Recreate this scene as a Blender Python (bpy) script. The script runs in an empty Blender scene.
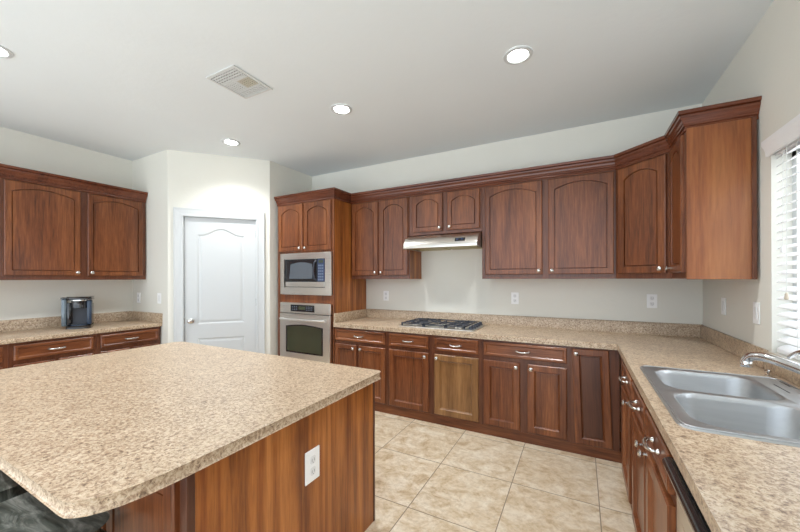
import bpy, bmesh, math, random
from mathutils import Vector, Matrix
random.seed(7)
S = bpy.context.scene
COL = S.collection
PI = math.pi
R_ = math.radians

# ------------------------------------------------------------------ camera, world, exposure
def setup_camera():
    f, yaw, pitch, roll, h = 339.38, R_(27.996), R_(0.053), R_(-0.137), 1.3472
    fw = Vector((-math.sin(yaw)*math.cos(pitch), math.cos(yaw)*math.cos(pitch), math.sin(pitch)))
    rt = Vector((math.cos(yaw), math.sin(yaw), 0)); up = rt.cross(fw)
    rt2 = math.cos(roll)*rt + math.sin(roll)*up
    up2 = -math.sin(roll)*rt + math.cos(roll)*up
    cd = bpy.data.cameras.new('camera'); cam = bpy.data.objects.new('camera', cd); COL.objects.link(cam)
    m = Matrix((rt2, up2, -fw)).transposed().to_4x4(); m.translation = Vector((0, 0, h)); cam.matrix_world = m
    cd.sensor_width = 36; cd.sensor_fit = 'HORIZONTAL'; cd.lens = f/800*36
    cd.shift_y = 12/800; cd.clip_start = .02
    S.camera = cam
setup_camera()
w = bpy.data.worlds.new('daylight'); S.world = w; w.use_nodes = True
bgn = w.node_tree.nodes['Background']; bgn.inputs[1].default_value = 2.0
_tc = w.node_tree.nodes.new('ShaderNodeTexCoord'); _sx = w.node_tree.nodes.new('ShaderNodeSeparateXYZ'); _rp = w.node_tree.nodes.new('ShaderNodeValToRGB')
_mr = w.node_tree.nodes.new('ShaderNodeMapRange'); _mr.inputs[1].default_value = -1; _mr.inputs[2].default_value = 1
w.node_tree.links.new(_tc.outputs['Generated'], _sx.inputs[0]); w.node_tree.links.new(_sx.outputs['Z'], _mr.inputs[0]); w.node_tree.links.new(_mr.outputs[0], _rp.inputs[0])
# extra brightness below the horizon, added to light the ceiling; pale sky above it
_e = _rp.color_ramp.elements; _e[0].position = .40; _e[0].color = (.90, .98, 1.04, 1); _e[1].position = .55; _e[1].color = (.52, .59, .67, 1)
w.node_tree.links.new(_rp.outputs[0], bgn.inputs[0])
S.view_settings.view_transform = 'Standard'; S.view_settings.look = 'None'
S.view_settings.exposure = 0.80; S.view_settings.gamma = 1; S.view_settings.use_curve_mapping = False
LENS_POWER = 14; SPOT_POWER = 46; WINDOW_POWER = 18

_al = bpy.data.lights.new('window_daylight', 'AREA'); _al.shape = 'RECTANGLE'; _al.size = 1.9; _al.size_y = 1.5; _al.energy = WINDOW_POWER; _al.color = (.95, .98, 1)
_ao = bpy.data.objects.new('window_daylight', _al); COL.objects.link(_ao); _ao.location = (1.75, 1.8, 1.75); _ao.rotation_euler = (0, R_(72), 0)

# ------------------------------------------------------------------ measures of the place
RX, BY, LX, CZ = .8632, 3.531, -4.6635, 2.74      # right wall, back wall, left wall, ceiling
SY = 2.054                                         # short wall beside the pantry
PA, PB = Vector((-3.926, 2.054, 0)), Vector((-3.235, 2.816, 0))
CT = .8687                                         # counter top
IT = .8278                                         # island top
UB = 1.340                                         # bottom of wall cabinets
YMIN = -1.5

# ------------------------------------------------------------------ materials
def newmat(name):
    m = bpy.data.materials.new(name); m.use_nodes = True
    nt = m.node_tree; b = nt.nodes['Principled BSDF']
    return m, nt, b
def plain(name, col, rough=.5, metal=0, coat=0, emit=None, es=0, trans=0):
    m, nt, b = newmat(name)
    b.inputs['Base Color'].default_value = (*col, 1); b.inputs['Roughness'].default_value = rough
    b.inputs['Metallic'].default_value = metal; b.inputs['Coat Weight'].default_value = coat
    b.inputs['Transmission Weight'].default_value = trans
    if emit: b.inputs['Emission Color'].default_value = (*emit, 1); b.inputs['Emission Strength'].default_value = es
    return m
def ramp(nt, stops):
    r = nt.nodes.new('ShaderNodeValToRGB'); e = r.color_ramp.elements
    while len(e) < len(stops): e.new(.5)
    for k, (p, c) in enumerate(stops): e[k].position = p; e[k].color = (*c, 1)
    return r
def mapping(nt, scale, rnd=True, loc=(0, 0, 0)):
    tc = nt.nodes.new('ShaderNodeTexCoord'); mp = nt.nodes.new('ShaderNodeMapping'); mp.inputs['Scale'].default_value = scale
    mp.inputs['Location'].default_value = loc
    if rnd:
        oi = nt.nodes.new('ShaderNodeObjectInfo'); mu = nt.nodes.new('ShaderNodeMath'); mu.operation = 'MULTIPLY'; mu.inputs[1].default_value = 37
        nt.links.new(oi.outputs['Random'], mu.inputs[0])
        va = nt.nodes.new('ShaderNodeVectorMath'); va.operation = 'ADD'
        nt.links.new(tc.outputs['Object'], va.inputs[0]); nt.links.new(mu.outputs[0], va.inputs[1])
        nt.links.new(va.outputs[0], mp.inputs['Vector'])
    else: nt.links.new(tc.outputs['Object'], mp.inputs['Vector'])
    return mp
def noise(nt, vec, scale, detail=4, rough=.6, dist=0):
    n = nt.nodes.new('ShaderNodeTexNoise'); n.inputs['Scale'].default_value = scale; n.inputs['Detail'].default_value = detail
    n.inputs['Roughness'].default_value = rough; n.inputs['Distortion'].default_value = dist
    nt.links.new(vec.outputs[0], n.inputs['Vector']); return n
def mix(nt, fac, a, b, mode='MIX'):
    m = nt.nodes.new('ShaderNodeMix'); m.data_type = 'RGBA'; m.blend_type = mode
    if isinstance(fac, float): m.inputs[0].default_value = fac
    else: nt.links.new(fac, m.inputs[0])
    for k, v in ((6, a), (7, b)):
        if isinstance(v, tuple): m.inputs[k].default_value = (*v, 1)
        else: nt.links.new(v, m.inputs[k])
    return m.outputs[2]
def bump(nt, b, h, strength=.1, dist=.01):
    bp = nt.nodes.new('ShaderNodeBump'); bp.inputs['Strength'].default_value = strength; bp.inputs['Distance'].default_value = dist
    nt.links.new(h, bp.inputs['Height']); nt.links.new(bp.outputs[0], b.inputs['Normal'])
def wood(name, dark, mid, light, axis='z', band=.35, rough=.32, gs=1.0, streak=False):
    m, nt, b = newmat(name)
    k = {'z': (1, 1, .06), 'x': (.06, 1, 1), 'y': (1, .06, 1)}[axis]
    k2 = {'z': (1, 1, .07), 'x': (.12, 1, 1), 'y': (1, .12, 1)}[axis]
    mp = mapping(nt, k); mp2 = mapping(nt, k2)
    fine = noise(nt, mp, 95*gs, 5, .65, .3)
    big = noise(nt, mp2, 9*gs, 3, .5, .6)
    r1 = ramp(nt, [(.3, dark), (.5, mid), (.72, light)]); nt.links.new(fine.outputs[0], r1.inputs[0])
    r2 = ramp(nt, [(.34, dark), (.5, mid), (.66, light)]); nt.links.new(big.outputs[0], r2.inputs[0])
    c = mix(nt, band, r1.outputs[0], r2.outputs[0])
    if streak:
        mp3 = mapping(nt, (1, 1, .02)); n3 = noise(nt, mp3, 30, 2, .5, .2)
        r3 = ramp(nt, [(.34, (.62, .50, .42)), (.52, (1, 1, 1))]); nt.links.new(n3.outputs[0], r3.inputs[0]); c = mix(nt, 1.0, c, r3.outputs[0], 'MULTIPLY')
    nt.links.new(c, b.inputs['Base Color'])
    b.inputs['Roughness'].default_value = rough; b.inputs['Coat Weight'].default_value = .16; b.inputs['Coat Roughness'].default_value = .2; b.inputs['Specular IOR Level'].default_value = .42
    bump(nt, b, fine.outputs[0], .05, .002)
    return m
WD, WM, WL = (.048, .013, .005), (.170, .051, .017), (.32, .115, .040)
M = {}
M['wood'] = wood('cherry_wood_upright_grain', WD, WM, WL, 'z', .42)
M['woodx'] = wood('cherry_wood_level_grain', WD, WM, WL, 'x', .5)
M['woody'] = wood('cherry_wood_cornice_grain', (.05, .012, .006), (.13, .034, .014), (.2, .06, .025), 'x', .4, .26)
M['woodf'] = wood('cherry_wood_face_frame', (.06, .018, .009), (.13, .042, .019), (.2, .075, .034), 'z', .4)
M['worn'] = wood('faded_cherry_wood', (.12, .052, .018), (.27, .132, .048), (.41, .22, .092), 'z', .5)
M['darkwood'] = wood('dark_cherry_wood', (.045, .014, .008), (.09, .03, .015), (.13, .048, .024), 'z', .5)
M['panel'] = wood('orange_cherry_laminate', (.10, .026, .007), (.36, .118, .024), (.56, .22, .055), 'z', .6, .34, 1.2, True)

M['panel2'] = wood('cherry_laminate_end_panel', (.11, .030, .010), (.26, .082, .024), (.38, .15, .048), 'z', .6, .3, .8)
def granite(name):
    m, nt, b = newmat(name)
    mp = mapping(nt, (1, 1, 1), False)
    n1 = noise(nt, mp, 80, 7, .75, .6); n2 = noise(nt, mp, 120, 5, .7, .6); n3 = noise(nt, mp, 14, 3, .6)
    r1 = ramp(nt, [(.34, (.15, .095, .06)), (.44, (.38, .26, .17)), (.52, (.57, .44, .305)), (.68, (.70, .60, .46))])
    nt.links.new(n1.outputs[0], r1.inputs[0])
    r2 = ramp(nt, [(.34, (.26, .22, .20)), (.43, (1, 1, 1))]); nt.links.new(n2.outputs[0], r2.inputs[0])
    c = mix(nt, .8, r1.outputs[0], r2.outputs[0], 'MULTIPLY')
    r3 = ramp(nt, [(.35, (.86, .84, .82)), (.65, (1, 1, 1))]); nt.links.new(n3.outputs[0], r3.inputs[0])
    c = mix(nt, 1.0, c, r3.outputs[0], 'MULTIPLY')
    nt.links.new(c, b.inputs['Base Color']); b.inputs['Roughness'].default_value = .33
    b.inputs['Specular IOR Level'].default_value = .5
    return m
M['granite'] = granite('speckled_beige_laminate')

def paint(name, col, rough=.85):
    m, nt, b = newmat(name); mp = mapping(nt, (1, 1, 1), False)
    n = noise(nt, mp, 28, 4, .6); bump(nt, b, n.outputs[0], .12, .01)
    n2 = noise(nt, mp, 3, 2, .5)
    r = ramp(nt, [(.3, tuple(c*.985 for c in col)), (.7, col)]); nt.links.new(n2.outputs[0], r.inputs[0])
    nt.links.new(r.outputs[0], b.inputs['Base Color']); b.inputs['Roughness'].default_value = rough
    return m
M['wall'] = paint('greige_wall_paint', (.76, .745, .675))
M['ceil'] = paint('ceiling_paint', (.79, .83, .845))
M['white'] = plain('white_semigloss_paint', (.59, .61, .615), .4)
M['plate'] = plain('white_plastic', (.92, .92, .91), .35)
M['slot'] = plain('shadowed_socket_plastic', (.30, .30, .29), .5)
M['slot2'] = plain('socket_plastic', (.80, .80, .79), .4)
def tiles():
    m, nt, b = newmat('travertine_look_floor_tile')
    mp = mapping(nt, (1, 1, 1), False, (.402+.4975*20, -1.785+.534*20, 0))
    br = nt.nodes.new('ShaderNodeTexBrick'); br.offset = 0; br.squash = 1
    br.inputs['Scale'].default_value = 1; br.inputs['Brick Width'].default_value = .4975; br.inputs['Row Height'].default_value = .534
    br.inputs['Mortar Size'].default_value = .0028; br.inputs['Mortar Smooth'].default_value = .1; br.inputs['Bias'].default_value = 0
    br.inputs['Color1'].default_value = (0, 0, 0, 1); br.inputs['Color2'].default_value = (1, 1, 1, 1); br.inputs['Mortar'].default_value = (.5, .5, .5, 1)
    nt.links.new(mp.outputs[0], br.inputs['Vector'])
    mp2 = mapping(nt, (1, 1.2, 1), False)
    # shift the pattern per tile
    va = nt.nodes.new('ShaderNodeVectorMath'); va.operation = 'MULTIPLY_ADD'; va.inputs[1].default_value = (9, 9, 9)
    nt.links.new(br.outputs['Color'], va.inputs[0]); nt.links.new(mp2.outputs[0], va.inputs[2])
    n1 = noise(nt, va, 8, 7, .68, .5); n2 = noise(nt, va, 38, 4, .7, .4)
    r1 = ramp(nt, [(.30, (.42, .30, .18)), (.43, (.60, .475, .32)), (.55, (.71, .61, .47)), (.72, (.80, .73, .60))]); nt.links.new(n1.outputs[0], r1.inputs[0])
    r2 = ramp(nt, [(.3, (.80, .77, .73)), (.55, (1, 1, 1))]); nt.links.new(n2.outputs[0], r2.inputs[0])
    c = mix(nt, 1.0, r1.outputs[0], r2.outputs[0], 'MULTIPLY')
    c = mix(nt, br.outputs['Fac'], c, (.23, .18, .13))
    nt.links.new(c, b.inputs['Base Color']); b.inputs['Roughness'].default_value = .42
    inv = nt.nodes.new('ShaderNodeMath'); inv.operation = 'SUBTRACT'; inv.inputs[0].default_value = 1; nt.links.new(br.outputs['Fac'], inv.inputs[1])
    bump(nt, b, inv.outputs[0], .3, .003)
    return m
M['tile'] = tiles()
def brushed(name, col, rough, scale):
    m, nt, b = newmat(name); mp = mapping(nt, scale, False); n = noise(nt, mp, 60, 3, .6)
    r = ramp(nt, [(.3, tuple(c*.9 for c in col)), (.7, col)]); nt.links.new(n.outputs[0], r.inputs[0]); nt.links.new(r.outputs[0], b.inputs['Base Color'])
    rr = nt.nodes.new('ShaderNodeMapRange'); rr.inputs[3].default_value = rough*.8; rr.inputs[4].default_value = rough*1.25
    nt.links.new(n.outputs[0], rr.inputs[0]); nt.links.new(rr.outputs[0], b.inputs['Roughness']); b.inputs['Metallic'].default_value = 1
    return m
M['steel'] = brushed('brushed_stainless_steel', (.74, .71, .66), .29, (.05, 1, 4))
M['sink'] = brushed('satin_sink_steel', (.50, .51, .515), .42, (.08, 1, 1))
M['chrome'] = plain('polished_chrome', (.78, .79, .80), .09, 1)
M['nickel'] = plain('satin_nickel', (.66, .65, .62), .26, 1)
M['nickel2'] = plain('bright_handle_metal', (.88, .87, .85), .3, 1)
M['black'] = plain('black_glossy_plastic', (.012, .012, .014), .15, 0, .5)
M['blackm'] = plain('black_cast_iron', (.035, .04, .055), .42)
M['glassd'] = plain('dark_oven_glass', (.02, .024, .022), .06, 0, 1)
M['ovenin'] = plain('dark_green_oven_window', (.05, .058, .035), .08, 0, 1)
M['mwglass'] = plain('grey_microwave_screen', (.10, .12, .14), .12, 0, 1)
M['blueplastic'] = plain('blue_black_button_panel', (.03, .05, .12), .3, 0, .3)
M['led'] = plain('pale_display_marks', (.45, .55, .6), .4)
M['buttons'] = plain('pale_blue_buttons', (.16, .20, .27), .4)
M['amber'] = plain('green_display', (.05, .06, .03), .3)
M['tank'] = plain('smoky_blue_water_tank', (.13, .17, .20), .15, .1, .6)
M['silver'] = plain('blue_silver_plastic', (.030, .050, .085), .2, 0)
M['lens'] = plain('lit_lamp_lens', (.9, .9, .9), .5, emit=(1, .985, .95), es=LENS_POWER)
M['vent'] = plain('white_vent_metal', (.66, .67, .66), .45)
M['ventdark'] = plain('dark_vent_backing', (.17, .155, .13), .9)  # flat dark sheet in place of the hollow duct
M['ventbeige'] = plain('beige_vent_fins', (.56, .52, .42), .6)
M['slat'] = plain('white_blind_slats', (.86, .86, .86), .45)
M['cord'] = plain('white_cord', (.7, .7, .66), .7)
M['tassel'] = plain('tan_tassel', (.55, .47, .36), .6)
M['filter'] = plain('yellowish_hood_filter', (.40, .34, .16), .45, .5)  # even yellowish tone for the filter panels
M['drain'] = plain('dark_drain', (.04, .04, .04), .4, .8)
M['stoolwood'] = plain('near_black_stool_wood', (.018, .013, .010), .4)
def cushion():
    m, nt, b = newmat('streaked_grey_green_upholstery'); mp = mapping(nt, (1.2, 5, 1), True); n = noise(nt, mp, 5, 6, .65, 1.2)
    r = ramp(nt, [(.35, (.02, .024, .02)), (.5, (.09, .10, .085)), (.66, (.28, .28, .25))]); nt.links.new(n.outputs[0], r.inputs[0])
    nt.links.new(r.outputs[0], b.inputs['Base Color']); b.inputs['Roughness'].default_value = .4; return m
M['cushion'] = cushion()
def glass():
    m, nt, b = newmat('window_glass'); nt.nodes.remove(b)
    tr = nt.nodes.new('ShaderNodeBsdfTransparent'); gl = nt.nodes.new('ShaderNodeBsdfGlossy'); gl.inputs['Roughness'].default_value = .02
    mx = nt.nodes.new('ShaderNodeMixShader'); mx.inputs[0].default_value = .06
    nt.links.new(tr.outputs[0], mx.inputs[1]); nt.links.new(gl.outputs[0], mx.inputs[2]); nt.links.new(mx.outputs[0], nt.nodes['Material Output'].inputs[0]); return m
M['glass'] = glass()

# ------------------------------------------------------------------ mesh helpers
def nb(): return bmesh.new()
def obj(name, bm, mat, parent=None, loc=(0, 0, 0), rot=(0, 0, 0), smooth=False, bev=0, seg=2):
    if bev:
        bmesh.ops.remove_doubles(bm, verts=bm.verts, dist=1e-6)
        ed = [e for e in bm.edges if len(e.link_faces) == 2 and e.calc_face_angle(0) > .5]
        if ed: bmesh.ops.bevel(bm, geom=ed, offset=bev, segments=seg, profile=.5, affect='EDGES', clamp_overlap=True)
    bmesh.ops.recalc_face_normals(bm, faces=bm.faces)
    me = bpy.data.meshes.new(name); bm.to_mesh(me); bm.free()
    me.materials.append(mat)
    if smooth:
        for p in me.polygons: p.use_smooth = True
        me.set_sharp_from_angle(angle=R_(38))
    o = bpy.data.objects.new(name, me); COL.objects.link(o)
    o.location = loc; o.rotation_euler = rot
    if parent: o.parent = parent
    return o
def box(bm, x0, x1, y0, y1, z0, z1):
    v = [bm.verts.new((x, y, z)) for z in (z0, z1) for y in (y0, y1) for x in (x0, x1)]
    for f in ((0, 2, 3, 1), (4, 5, 7, 6), (0, 1, 5, 4), (2, 6, 7, 3), (0, 4, 6, 2), (1, 3, 7, 5)): bm.faces.new([v[i] for i in f])
    return bm
def boxm(*a): return box(nb(), *a)
def ring(bm, pts): return [bm.verts.new(p) for p in pts]
def bridge(bm, a, b, closed=True):
    n = len(a)
    for i in range(n if closed else n-1):
        j = (i+1) % n
        try: bm.faces.new((a[i], a[j], b[j], b[i]))
        except ValueError: pass
def prism(pts, z0, z1, bm=None):
    bm = bm or nb(); a = ring(bm, [(p[0], p[1], z0) for p in pts]); b = ring(bm, [(p[0], p[1], z1) for p in pts])
    bridge(bm, a, b); bm.faces.new(a); bm.faces.new(b[::-1]); return bm
def lathe(bm, prof, n=20, M4=None):
    """prof: (radius, height) along local z"""
    M4 = M4 or Matrix(); prev = None
    for r, z in prof:
        c = ring(bm, [M4 @ Vector((max(r, 1e-5)*math.cos(2*PI*k/n), max(r, 1e-5)*math.sin(2*PI*k/n), z)) for k in range(n)])
        if prev: bridge(bm, prev, c)
        else: bm.faces.new(c[::-1])
        prev = c
    bm.faces.new(prev); return bm
def tube(bm, pts, rad, n=10):
    pts = [Vector(p) for p in pts]; rs = rad if isinstance(rad, (list, tuple)) else [rad]*len(pts)
    prev = None; u = None
    for i, p in enumerate(pts):
        t = (pts[min(i+1, len(pts)-1)] - pts[max(i-1, 0)]).normalized()
        if u is None: u = t.orthogonal().normalized()
        u = (u - t*u.dot(t)).normalized(); v = t.cross(u)
        c = ring(bm, [p + rs[i]*(math.cos(2*PI*k/n)*u + math.sin(2*PI*k/n)*v) for k in range(n)])
        if prev: bridge(bm, prev, c)
        else: bm.faces.new(c[::-1])
        prev = c
    bm.faces.new(prev); return bm
def smoothpts(P, n=6):
    P = [Vector(p) for p in P]; out = []
    for i in range(len(P)-1):
        p0, p1, p2, p3 = P[max(i-1, 0)], P[i], P[i+1], P[min(i+2, len(P)-1)]
        for k in range(n):
            t = k/n; out.append(.5*((2*p1)+(-p0+p2)*t+(2*p0-5*p1+4*p2-p3)*t*t+(-p0+3*p1-3*p2+p3)*t**3))
    out.append(P[-1]); return out
def rrect(x0, y0, x1, y1, r, n=6):
    """rounded rectangle, counter-clockwise from lower left; r one radius or four"""
    rs = r if isinstance(r, (list, tuple)) else [r]*4; out = []
    for (cx, cy, a), rr in zip(((x0, y0, PI), (x1, y0, 1.5*PI), (x1, y1, 0), (x0, y1, .5*PI)), rs):
        sx = 1 if cx == x0 else -1; sy = 1 if cy == y0 else -1
        for k in range(n+1):
            b = a + .5*PI*k/n
            out.append((cx+sx*rr+rr*math.cos(b), cy+sy*rr+rr*math.sin(b)))
    return out
def slab(us, vs, mask, w0, w1, fn):
    """grid of cells (u, v) with thickness w; fn(u, v, w) gives the point; mask(i, j) True = solid"""
    bm = nb(); V = {}
    def g(i, j, k):
        if (i, j, k) not in V: V[i, j, k] = bm.verts.new(fn(us[i], vs[j], (w0, w1)[k]))
        return V[i, j, k]
    nu, nv = len(us)-1, len(vs)-1
    ok = lambda i, j: 0 <= i < nu and 0 <= j < nv and mask(i, j)
    for i in range(nu):
        for j in range(nv):
            if not ok(i, j): continue
            for k in (0, 1): bm.faces.new([g(i, j, k), g(i+1, j, k), g(i+1, j+1, k), g(i, j+1, k)])
            for di, dj, e in ((-1, 0, ((i, j), (i, j+1))), (1, 0, ((i+1, j), (i+1, j+1))), (0, -1, ((i, j), (i+1, j))), (0, 1, ((i, j+1), (i+1, j+1)))):
                if not ok(i+di, j+dj): bm.faces.new([g(*e[0], 0), g(*e[1], 0), g(*e[1], 1), g(*e[0], 1)])
    return bm
def sweep(path, prof, side=1, zb=0):
    """open horizontal path [(x,y)], profile [(outward, z)], mitred"""
    P = [Vector((p[0], p[1])) for p in path]; bm = nb(); prev = None
    ns = []
    for i in range(len(P)-1):
        d = (P[i+1]-P[i]).normalized(); ns.append(Vector((d.y, -d.x))*side)
    for i, p in enumerate(P):
        a = ns[max(i-1, 0)]; b = ns[min(i, len(ns)-1)]; m = (a+b).normalized(); k = 1/max(m.dot(a), .2)
        c = ring(bm, [(p.x+m.x*k*o, p.y+m.y*k*o, z+zb) for o, z in prof])
        if prev: bridge(bm, prev, c)
        else: bm.faces.new(c[::-1])
        prev = c
    bm.faces.new(prev); return bm

def tag(o, label, cat, group=None, kind=None):
    o['label'] = label; o['category'] = cat
    if group: o['group'] = group
    if kind: o['kind'] = kind
    return o
def thing(name, label, cat, loc=(0, 0, 0), rz=0, group=None):
    o = bpy.data.objects.new(name, None); COL.objects.link(o); o.empty_display_size = .1
    o.location = loc; o.rotation_euler = (0, 0, rz); return tag(o, label, cat, group)
def struct(name, bm, mat, **k):
    o = obj(name, bm, mat, **k); o['kind'] = 'structure'; return o

# ------------------------------------------------------------------ room shell
struct('floor', boxm(LX-.1, RX+.12, YMIN, BY+.1, -.1, 0), M['tile'])
struct('ceiling', boxm(LX-.1, RX+.12, YMIN, BY+.1, CZ, CZ+.1), M['ceil'])
struct('wall_back', boxm(PB.x-.1, RX+.12, BY, BY+.1, 0, CZ), M['wall'])
struct('wall_left', boxm(LX-.1, LX, YMIN, SY+.1, 0, CZ), M['wall'])
struct('wall_short', boxm(LX, PA.x, SY, SY+.1, 0, CZ), M['wall'])
struct('wall_pantry_side', boxm(PB.x-.1, PB.x, PB.y, BY, 0, CZ), M['wall'])
WY0, WY1, WZ0, WZ1 = 1.17, 2.425, .965, 2.0
struct('wall_right', slab([YMIN, WY0, WY1, BY+.1], [0, WZ0, WZ1, CZ], lambda i, j: not (i == 1 and j == 1), RX, RX+.12, lambda u, v, w_: (w_, u, v)), M['wall'])
# diagonal pantry wall with the doorway
dd = (PB-PA).normalized(); DLEN = (PB-PA).length; nn = Vector((dd.y, -dd.x, 0))
ang = math.atan2(dd.y, dd.x)
D0, D1, DH = .148, .880, 2.03
struct('wall_diagonal', slab([0, D0-.02, D1+.02, DLEN], [0, DH+.02, CZ], lambda i, j: not (i == 1 and j == 0), 0, .1, lambda u, v, w_: (u, w_, v)), M['wall'], loc=PA, rot=(0, 0, ang))

def arch_contour(x0, x1, z0, z1, rise, n=12, dx0=0):
    """bottom-left, bottom-right, then the arched top right to left; z1 = height of the crown of the arch"""
    pts = [(x0, z0), (x1, z0)]
    for k in range(n+1):
        t = k/n; x = x1+(x0-x1)*t; s = 2*t-1
        pts.append((x, z1-rise*(s*s)))
    return pts
def panel_door(w_, h, th=.02, st=.052, rise=0, raised=True, n=12, groove=.007, rail=None, z_arch_drop=None):
    """cabinet door in the xz plane, front towards -y, back at y=0"""
    rail = rail or st; bm = nb()
    def C(i, y, extra=0, r=rise):
        if i is None: pts = arch_contour(0+extra, w_-extra, 0+extra, h-extra, 0, n)
        else: pts = arch_contour(st+i, w_-st-i, rail+i, h-rail-i, r*(1-i*.8), n)
        return ring(bm, [(x, y, z) for x, z in pts])
    a = C(None, 0); b = C(None, -th+.005); c = C(None, -th, .006)
    bm.faces.new(a); bridge(bm, a, b); bridge(bm, b, c)
    d = C(0, -th); bridge(bm, c, d)
    e = C(.0015, -th+groove+.003) if raised else C(.008, -th+groove+.002); bridge(bm, d, e)
    if raised:
        f = C(.0055, -th+groove+.003); bridge(bm, e, f)
        g = C(.009, -th+.003); bridge(bm, f, g); bm.faces.new(g)
    elif st > .03:
        f = C(.012, -th+groove+.001); bridge(bm, e, f); g = C(.014, -th+groove+.005); bridge(bm, f, g); bm.faces.new(g)
    else: bm.faces.new(e)
    return bm
def knob_bm():
    return lathe(nb(), [(.006, 0), (.006, .012), (.010, .016), (.0155, .020), (.0155, .025), (.010, .030), (.002, .031)], 16, Matrix.Rotation(PI/2, 4, 'X'))
def pull_bm(L=.10):
    bm = nb(); P = smoothpts([(-L/2, 0, 0), (-L/2, -.018, 0), (-L/2+.012, -.026, 0), (-.02, -.032, -.002), (.02, -.032, -.002), (L/2-.012, -.026, 0), (L/2, -.018, 0), (L/2, 0, 0)], 4)
    n = len(P); tube(bm, P, [.0048+.002*math.sin(PI*i/(n-1)) for i in range(n)], 10)
    for s in (-1, 1): lathe(bm, [(.010, 0), (.010, .004), (.006, .010)], 14, Matrix.Translation((s*L/2, 0, 0)) @ Matrix.Rotation(PI/2, 4, 'X'))
    return bm
def add_door(par, x0, x1, z0, z1, knob=None, rise=0, mat='wood', tilt=0, st=.052, kz=None):
    d = obj('door', panel_door(x1-x0, z1-z0, rise=rise, st=st, raised=rise > 0, groove=.009), M[mat], par, loc=(x0, 0, z0), rot=(0, tilt, 0))
    if knob:
        kx = (x1-x0-.028) if knob[0] == 'r' else .028
        kz = kz or (.032 if knob[1] == 'b' else z1-z0-.034)
        obj('knob', knob_bm(), M['nickel'], d, loc=(kx, -.02, kz), smooth=True)
    return d
def add_drawer(par, x0, x1, z0, z1, mat='woodx', pulls=1):
    d = obj('drawer', panel_door(x1-x0, z1-z0, st=.02, raised=False, n=2, groove=.005), M[mat], par, loc=(x0, 0, z0))
    if pulls: obj('handle', pull_bm(), M['nickel'], d, loc=((x1-x0)/2, -.016, (z1-z0)/2), smooth=True)
    return d
def cabinet(name, label, loc, rz, W, depth, z0, z1, group, cat='cabinet', side='panel', btop=None):
    t = thing(name, label, cat, loc, rz, group)
    bm = boxm(.001, W-.001, .018, depth, z0, btop or z1)
    obj('body', bm, M[side], t)
    # face frame: border of stiles and rails on the front
    obj('face_frame', boxm(.0, W, 0, .018, z0, z1), M['woodf'], t, bev=.0015, seg=1)
    return t

# ------------------------------------------------------------------ wall cabinets
UDEP = .31; FY = BY-UDEP       # front of the boxes 3.221
DT, DB = 2.203, 1.380          # door top and bottom
CAB_TOP = 2.225
UG = 'wall cabinets over the back counter'
c = cabinet('wall_cabinet', 'narrow two-door cherry wall cabinet between the oven tower and the range hood', (-2.348, FY, 0), 0, .750, UDEP-.002, UB, CAB_TOP, UG)
add_door(c, .012, .365, DB, DT, 'rb', .055); add_door(c, .385, .738, DB, DT, 'lb', .055)
c = cabinet('wall_cabinet', 'short two-door cherry wall cabinet directly above the range hood', (-1.596, FY, 0), 0, .768, UDEP-.002, 1.795, CAB_TOP, UG)
add_door(c, .042, .376, 1.825, DT, 'rb', .05, st=.044); add_door(c, .426, .752, 1.825, DT, 'lb', .05, st=.044)
c = cabinet('wall_cabinet', 'wide two-door cherry wall cabinet right of the range hood', (-.826, FY, 0), 0, 1.078, UDEP-.002, UB, CAB_TOP, UG)
add_door(c, .032, .532, DB, DT, 'rb', .05, st=.044); add_door(c, .582, 1.064, DB, DT, 'lb', .05, st=.044)
# diagonal corner cabinet
tip = .045; s2 = math.tan(PI/8)*tip
Cx0, Cx1, Cy1 = .254, .553, 2.922
t = thing('corner_wall_cabinet', 'angled cherry corner wall cabinet with one arched door, where the back and right walls meet', 'cabinet', (Cx0, FY, 0), -PI/4, UG)
Lc = (Cx1-Cx0)*math.sqrt(2)
def toloc(x, y):
    dx, dy = x-Cx0, y-FY; a = PI/4
    return (dx*math.cos(a)-dy*math.sin(a), dx*math.sin(a)+dy*math.cos(a))
poly = [toloc(Cx0, FY), toloc(Cx1, Cy1), toloc(RX-.002, Cy1), toloc(RX-.002, BY-.002), toloc(Cx0, BY-.002)]
obj('body', prism(poly, UB, CAB_TOP), M['woodf'], t)
add_door(t, .030, Lc-.030, DB, DT, 'rb', .045)
c = cabinet('wall_cabinet', 'cherry wall cabinet on the right wall, broad plain side panel beside the window', (Cx1, Cy1, 0), -PI/2, Cy1-2.565-.012, RX-Cx1-.002, UB, CAB_TOP, UG)
add_door(c, .035, .325, DB, DT, 'lb', .035)
e = obj('side_panel', boxm(-.0, RX-Cx1-.012, 0, .012, UB-.003, CAB_TOP), M['panel2'], c, loc=(Cy1-2.553, 0, 0), rot=(0, 0, PI/2), bev=.001, seg=1)
obj('scribe_strip', boxm(0, .012, -.018, .0, UB-.003, CAB_TOP), M['woodf'], c, loc=(Cy1-2.553, RX-Cx1-.014, 0))
CROWN = [(-.001, 2.212), (.007, 2.212), (.010, 2.218), (.007, 2.226), (.006, 2.238), (.015, 2.240), (.015, 2.250), (.020, 2.256), (.024, 2.270), (.034, 2.284), (.036, 2.296), (.030, 2.299), (.043, 2.304), (.045, 2.323), (-.001, 2.323)]
cr = sweep([(-2.352, FY), (Cx0, FY), (Cx1, Cy1), (Cx1, 2.565), (RX-.001, 2.565)], CROWN, 1)
tag(obj('crown_moulding', cr, M['woody']), 'cherry crown moulding running along the tops of the back and corner wall cabinets', 'moulding', 'cherry crown mouldings')
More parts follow.
